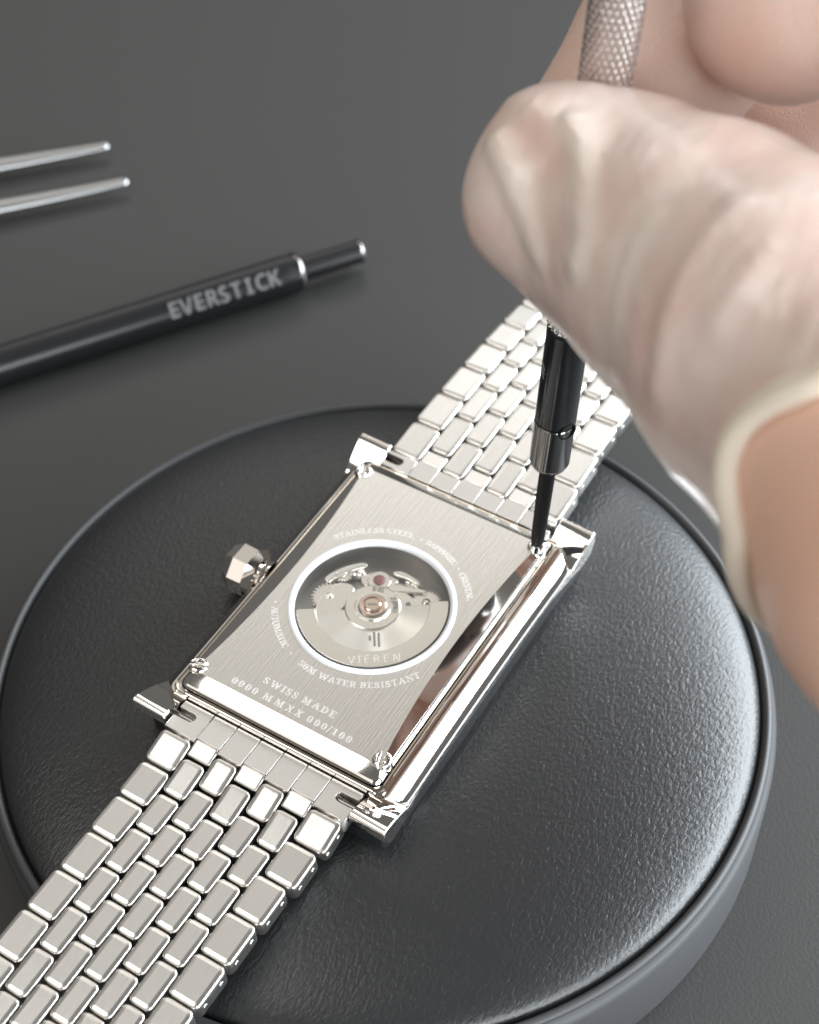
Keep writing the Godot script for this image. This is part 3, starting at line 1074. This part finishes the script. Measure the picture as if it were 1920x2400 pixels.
# surface nets: one vertex in each cell the surface crosses, one quad round each crossed edge; blocks far from the surface are skipped
func nets(field: Callable, lo: Vector3, hi: Vector3, cell: float, org: Vector3, paint: Callable) -> Shape:
	var out := Shape.new()
	out.xf = Transform3D(Basis(), -org)
	var B := 6
	var n := Vector3i(((hi - lo) / cell / B).ceil())
	var vals := {}
	var verts := {}
	var sx := n.x * B + 2
	var sy := n.y * B + 2
	var reach := cell * (B + 2) * 0.5 * 1.7321 + 0.8
	var todo := []
	for bz in n.z:
		for by in n.y:
			for bx in n.x:
				var mid := lo + (Vector3(bx, by, bz) + Vector3.ONE * 0.5) * B * cell
				if absf(field.call(mid)) < reach:
					todo.append(Vector3i(bx, by, bz))
	for blk in todo:
		for k in B + 1:
			for j in B + 1:
				for i in B + 1:
					var g: Vector3i = blk * B + Vector3i(i, j, k)
					var id := (g.z * sy + g.y) * sx + g.x
					if not vals.has(id):
						vals[id] = field.call(lo + Vector3(g) * cell)
	var corner := [0, 1, sx, sx + 1, sx * sy, sx * sy + 1, sx * sy + sx, sx * sy + sx + 1]
	var off := [Vector3(0, 0, 0), Vector3(1, 0, 0), Vector3(0, 1, 0), Vector3(1, 1, 0), Vector3(0, 0, 1), Vector3(1, 0, 1), Vector3(0, 1, 1), Vector3(1, 1, 1)]
	var edges := [[0, 1], [2, 3], [4, 5], [6, 7], [0, 2], [1, 3], [4, 6], [5, 7], [0, 4], [1, 5], [2, 6], [3, 7]]
	for blk in todo:
		for k in B:
			for j in B:
				for i in B:
					var g: Vector3i = blk * B + Vector3i(i, j, k)
					var id := (g.z * sy + g.y) * sx + g.x
					var v := []
					var inside := 0
					for c in 8:
						var f: float = vals[id + corner[c]]
						v.append(f)
						if f < 0:
							inside += 1
					if inside == 0 or inside == 8:
						continue
					var sum := Vector3.ZERO
					var m := 0
					for e in edges:
						var fa: float = v[e[0]]
						var fb: float = v[e[1]]
						if (fa < 0) != (fb < 0):
							sum += off[e[0]].lerp(off[e[1]], fa / (fa - fb))
							m += 1
					verts[id] = lo + (Vector3(g) + sum / m) * cell
	var step := [1, sx, sx * sy]
	var col := {}
	for id in verts:
		col[id] = paint.call(verts[id])
	for id in verts:
		var f0: float = vals[id]
		for a in 3:
			var u: int = step[(a + 1) % 3]
			var w: int = step[(a + 2) % 3]
			var f1: float = vals[id + step[a]]
			if (f0 < 0) == (f1 < 0):
				continue
			var q := [id, id - u, id - u - w, id - w]
			if not (verts.has(q[1]) and verts.has(q[2]) and verts.has(q[3])):
				continue
			if f0 >= 0:
				q = [q[3], q[2], q[1], q[0]]
			out.tri(verts[q[0]], verts[q[1]], verts[q[2]], 1, null, null, null, col[q[0]], col[q[1]], col[q[2]])
			out.tri(verts[q[0]], verts[q[2]], verts[q[3]], 1, null, null, null, col[q[0]], col[q[2]], col[q[3]])
	return out

var tone := FastNoiseLite.new()

func skin_tone(p: Vector3) -> Color:
	var n := tone.get_noise_3d(p.x, p.y, p.z)
	var m := tone.get_noise_3d(p.x * 3.0 + 40.0, p.y * 3.0, p.z * 3.0)
	var c := Color(0.72, 0.53, 0.45)
	c = c.lerp(Color(0.70, 0.44, 0.36), clampf(0.5 + n, 0, 1) * 0.7)
	c = c.lerp(Color(0.76, 0.60, 0.51), clampf(m, 0, 1) * 0.6)
	# the wrist side of the thumb is ruddier than the fingertips
	return c.lerp(Color(0.88, 0.54, 0.40), 0.85 * (1.0 - smoothstep(4.0, 22.0, p.y)))

func cot_tone(p: Vector3) -> Color:
	var n := tone.get_noise_3d(p.x * 1.3, p.y * 1.3, p.z * 1.3)
	var m := tone.get_noise_3d(p.x * 3.5 + 40.0, p.y * 3.5, p.z * 3.5)
	var c := Color(0.79, 0.63, 0.565)
	c = c.lerp(Color(0.75, 0.53, 0.465), clampf(0.5 + n * 1.4, 0, 1) * 0.8)
	c = c.lerp(Color(0.82, 0.72, 0.64), clampf(m, 0, 1) * 0.6)
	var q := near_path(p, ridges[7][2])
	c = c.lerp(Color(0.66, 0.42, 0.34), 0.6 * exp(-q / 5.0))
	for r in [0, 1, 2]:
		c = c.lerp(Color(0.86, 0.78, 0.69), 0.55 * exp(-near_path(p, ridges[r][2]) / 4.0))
	return c

func build_hand() -> void:
	wrinkle.noise_type = FastNoiseLite.TYPE_SIMPLEX_SMOOTH
	wrinkle.frequency = 0.22
	wrinkle.seed = 4
	tone.noise_type = FastNoiseLite.TYPE_SIMPLEX_SMOOTH
	tone.frequency = 0.09
	tone.seed = 9
	for c in chains:
		bones.append(c.map(func(q): return [Vector3(q[0], q[1], q[2]), q[3]]))
	for r in ridges:
		r[2] = r[2].map(func(q): return Vector3(q[0], q[1], q[2]))
	var org := Vector3(100, 20, 45)
	var t := thing("person_hand", "hand with thumb in a pale rubber finger cot, gripping the knurled screwdriver", "hand", org)
	# the part in view on a fine grid, and the rest of the hand and wrist on a coarser one that overlaps it
	var h := nets(hand_d, Vector3(2, -84, 20), Vector3(236, 90, 140), 1.25, org, skin_tone)
	obj("skin", [h, M.skin], t)
	var c := nets(cot_d, Vector3(4, -30, 42), Vector3(66, 24, 84), 0.7, org, cot_tone)
	var cot := obj("finger_cot", [c, M.latex], t)
	# the rolled edge of the cot, lying on the thumb where the cot ends
	var path := []
	var n := 72
	var axis: Vector3 = (bones[0][5][0] - bones[0][4][0]).normalized()
	var e1 := rim_e - axis * rim_e.dot(axis)
	e1 = e1.normalized()
	var e2 := axis.cross(e1)
	for i in n:
		var a := TAU * i / n
		var dirn := e1 * cos(a) + e2 * sin(a)
		var s := 0.0
		var p := Vector3.ZERO
		for it in 6:
			var base: Vector3 = bones[0][4][0] + axis * s
			var r := 8.0
			for q in 20:
				r -= chain_d(base + dirn * r, bones[0])
			p = base + dirn * (r + 0.5)
			s -= rim_side(p) / axis.dot(rim_n) * 0.8
		path.append(p)
	var rr := shape(org)
	var thick := []
	for i in n:
		thick.append(1.08 + 0.16 * wrinkle.get_noise_2d(i * 0.9, 3.0) + 0.1 * wrinkle.get_noise_2d(i * 3.1, 9.0))
	rr.tube(path, thick, 16, true)
	obj("rolled_rim", [rr, M.latex_roll], cot)

func _ready() -> void:
	make_materials()
	setup_view()
	build_table()
	build_stand()
	build_watch()
	build_screwdriver()
	build_pen()
	build_tweezers()
	build_hand()
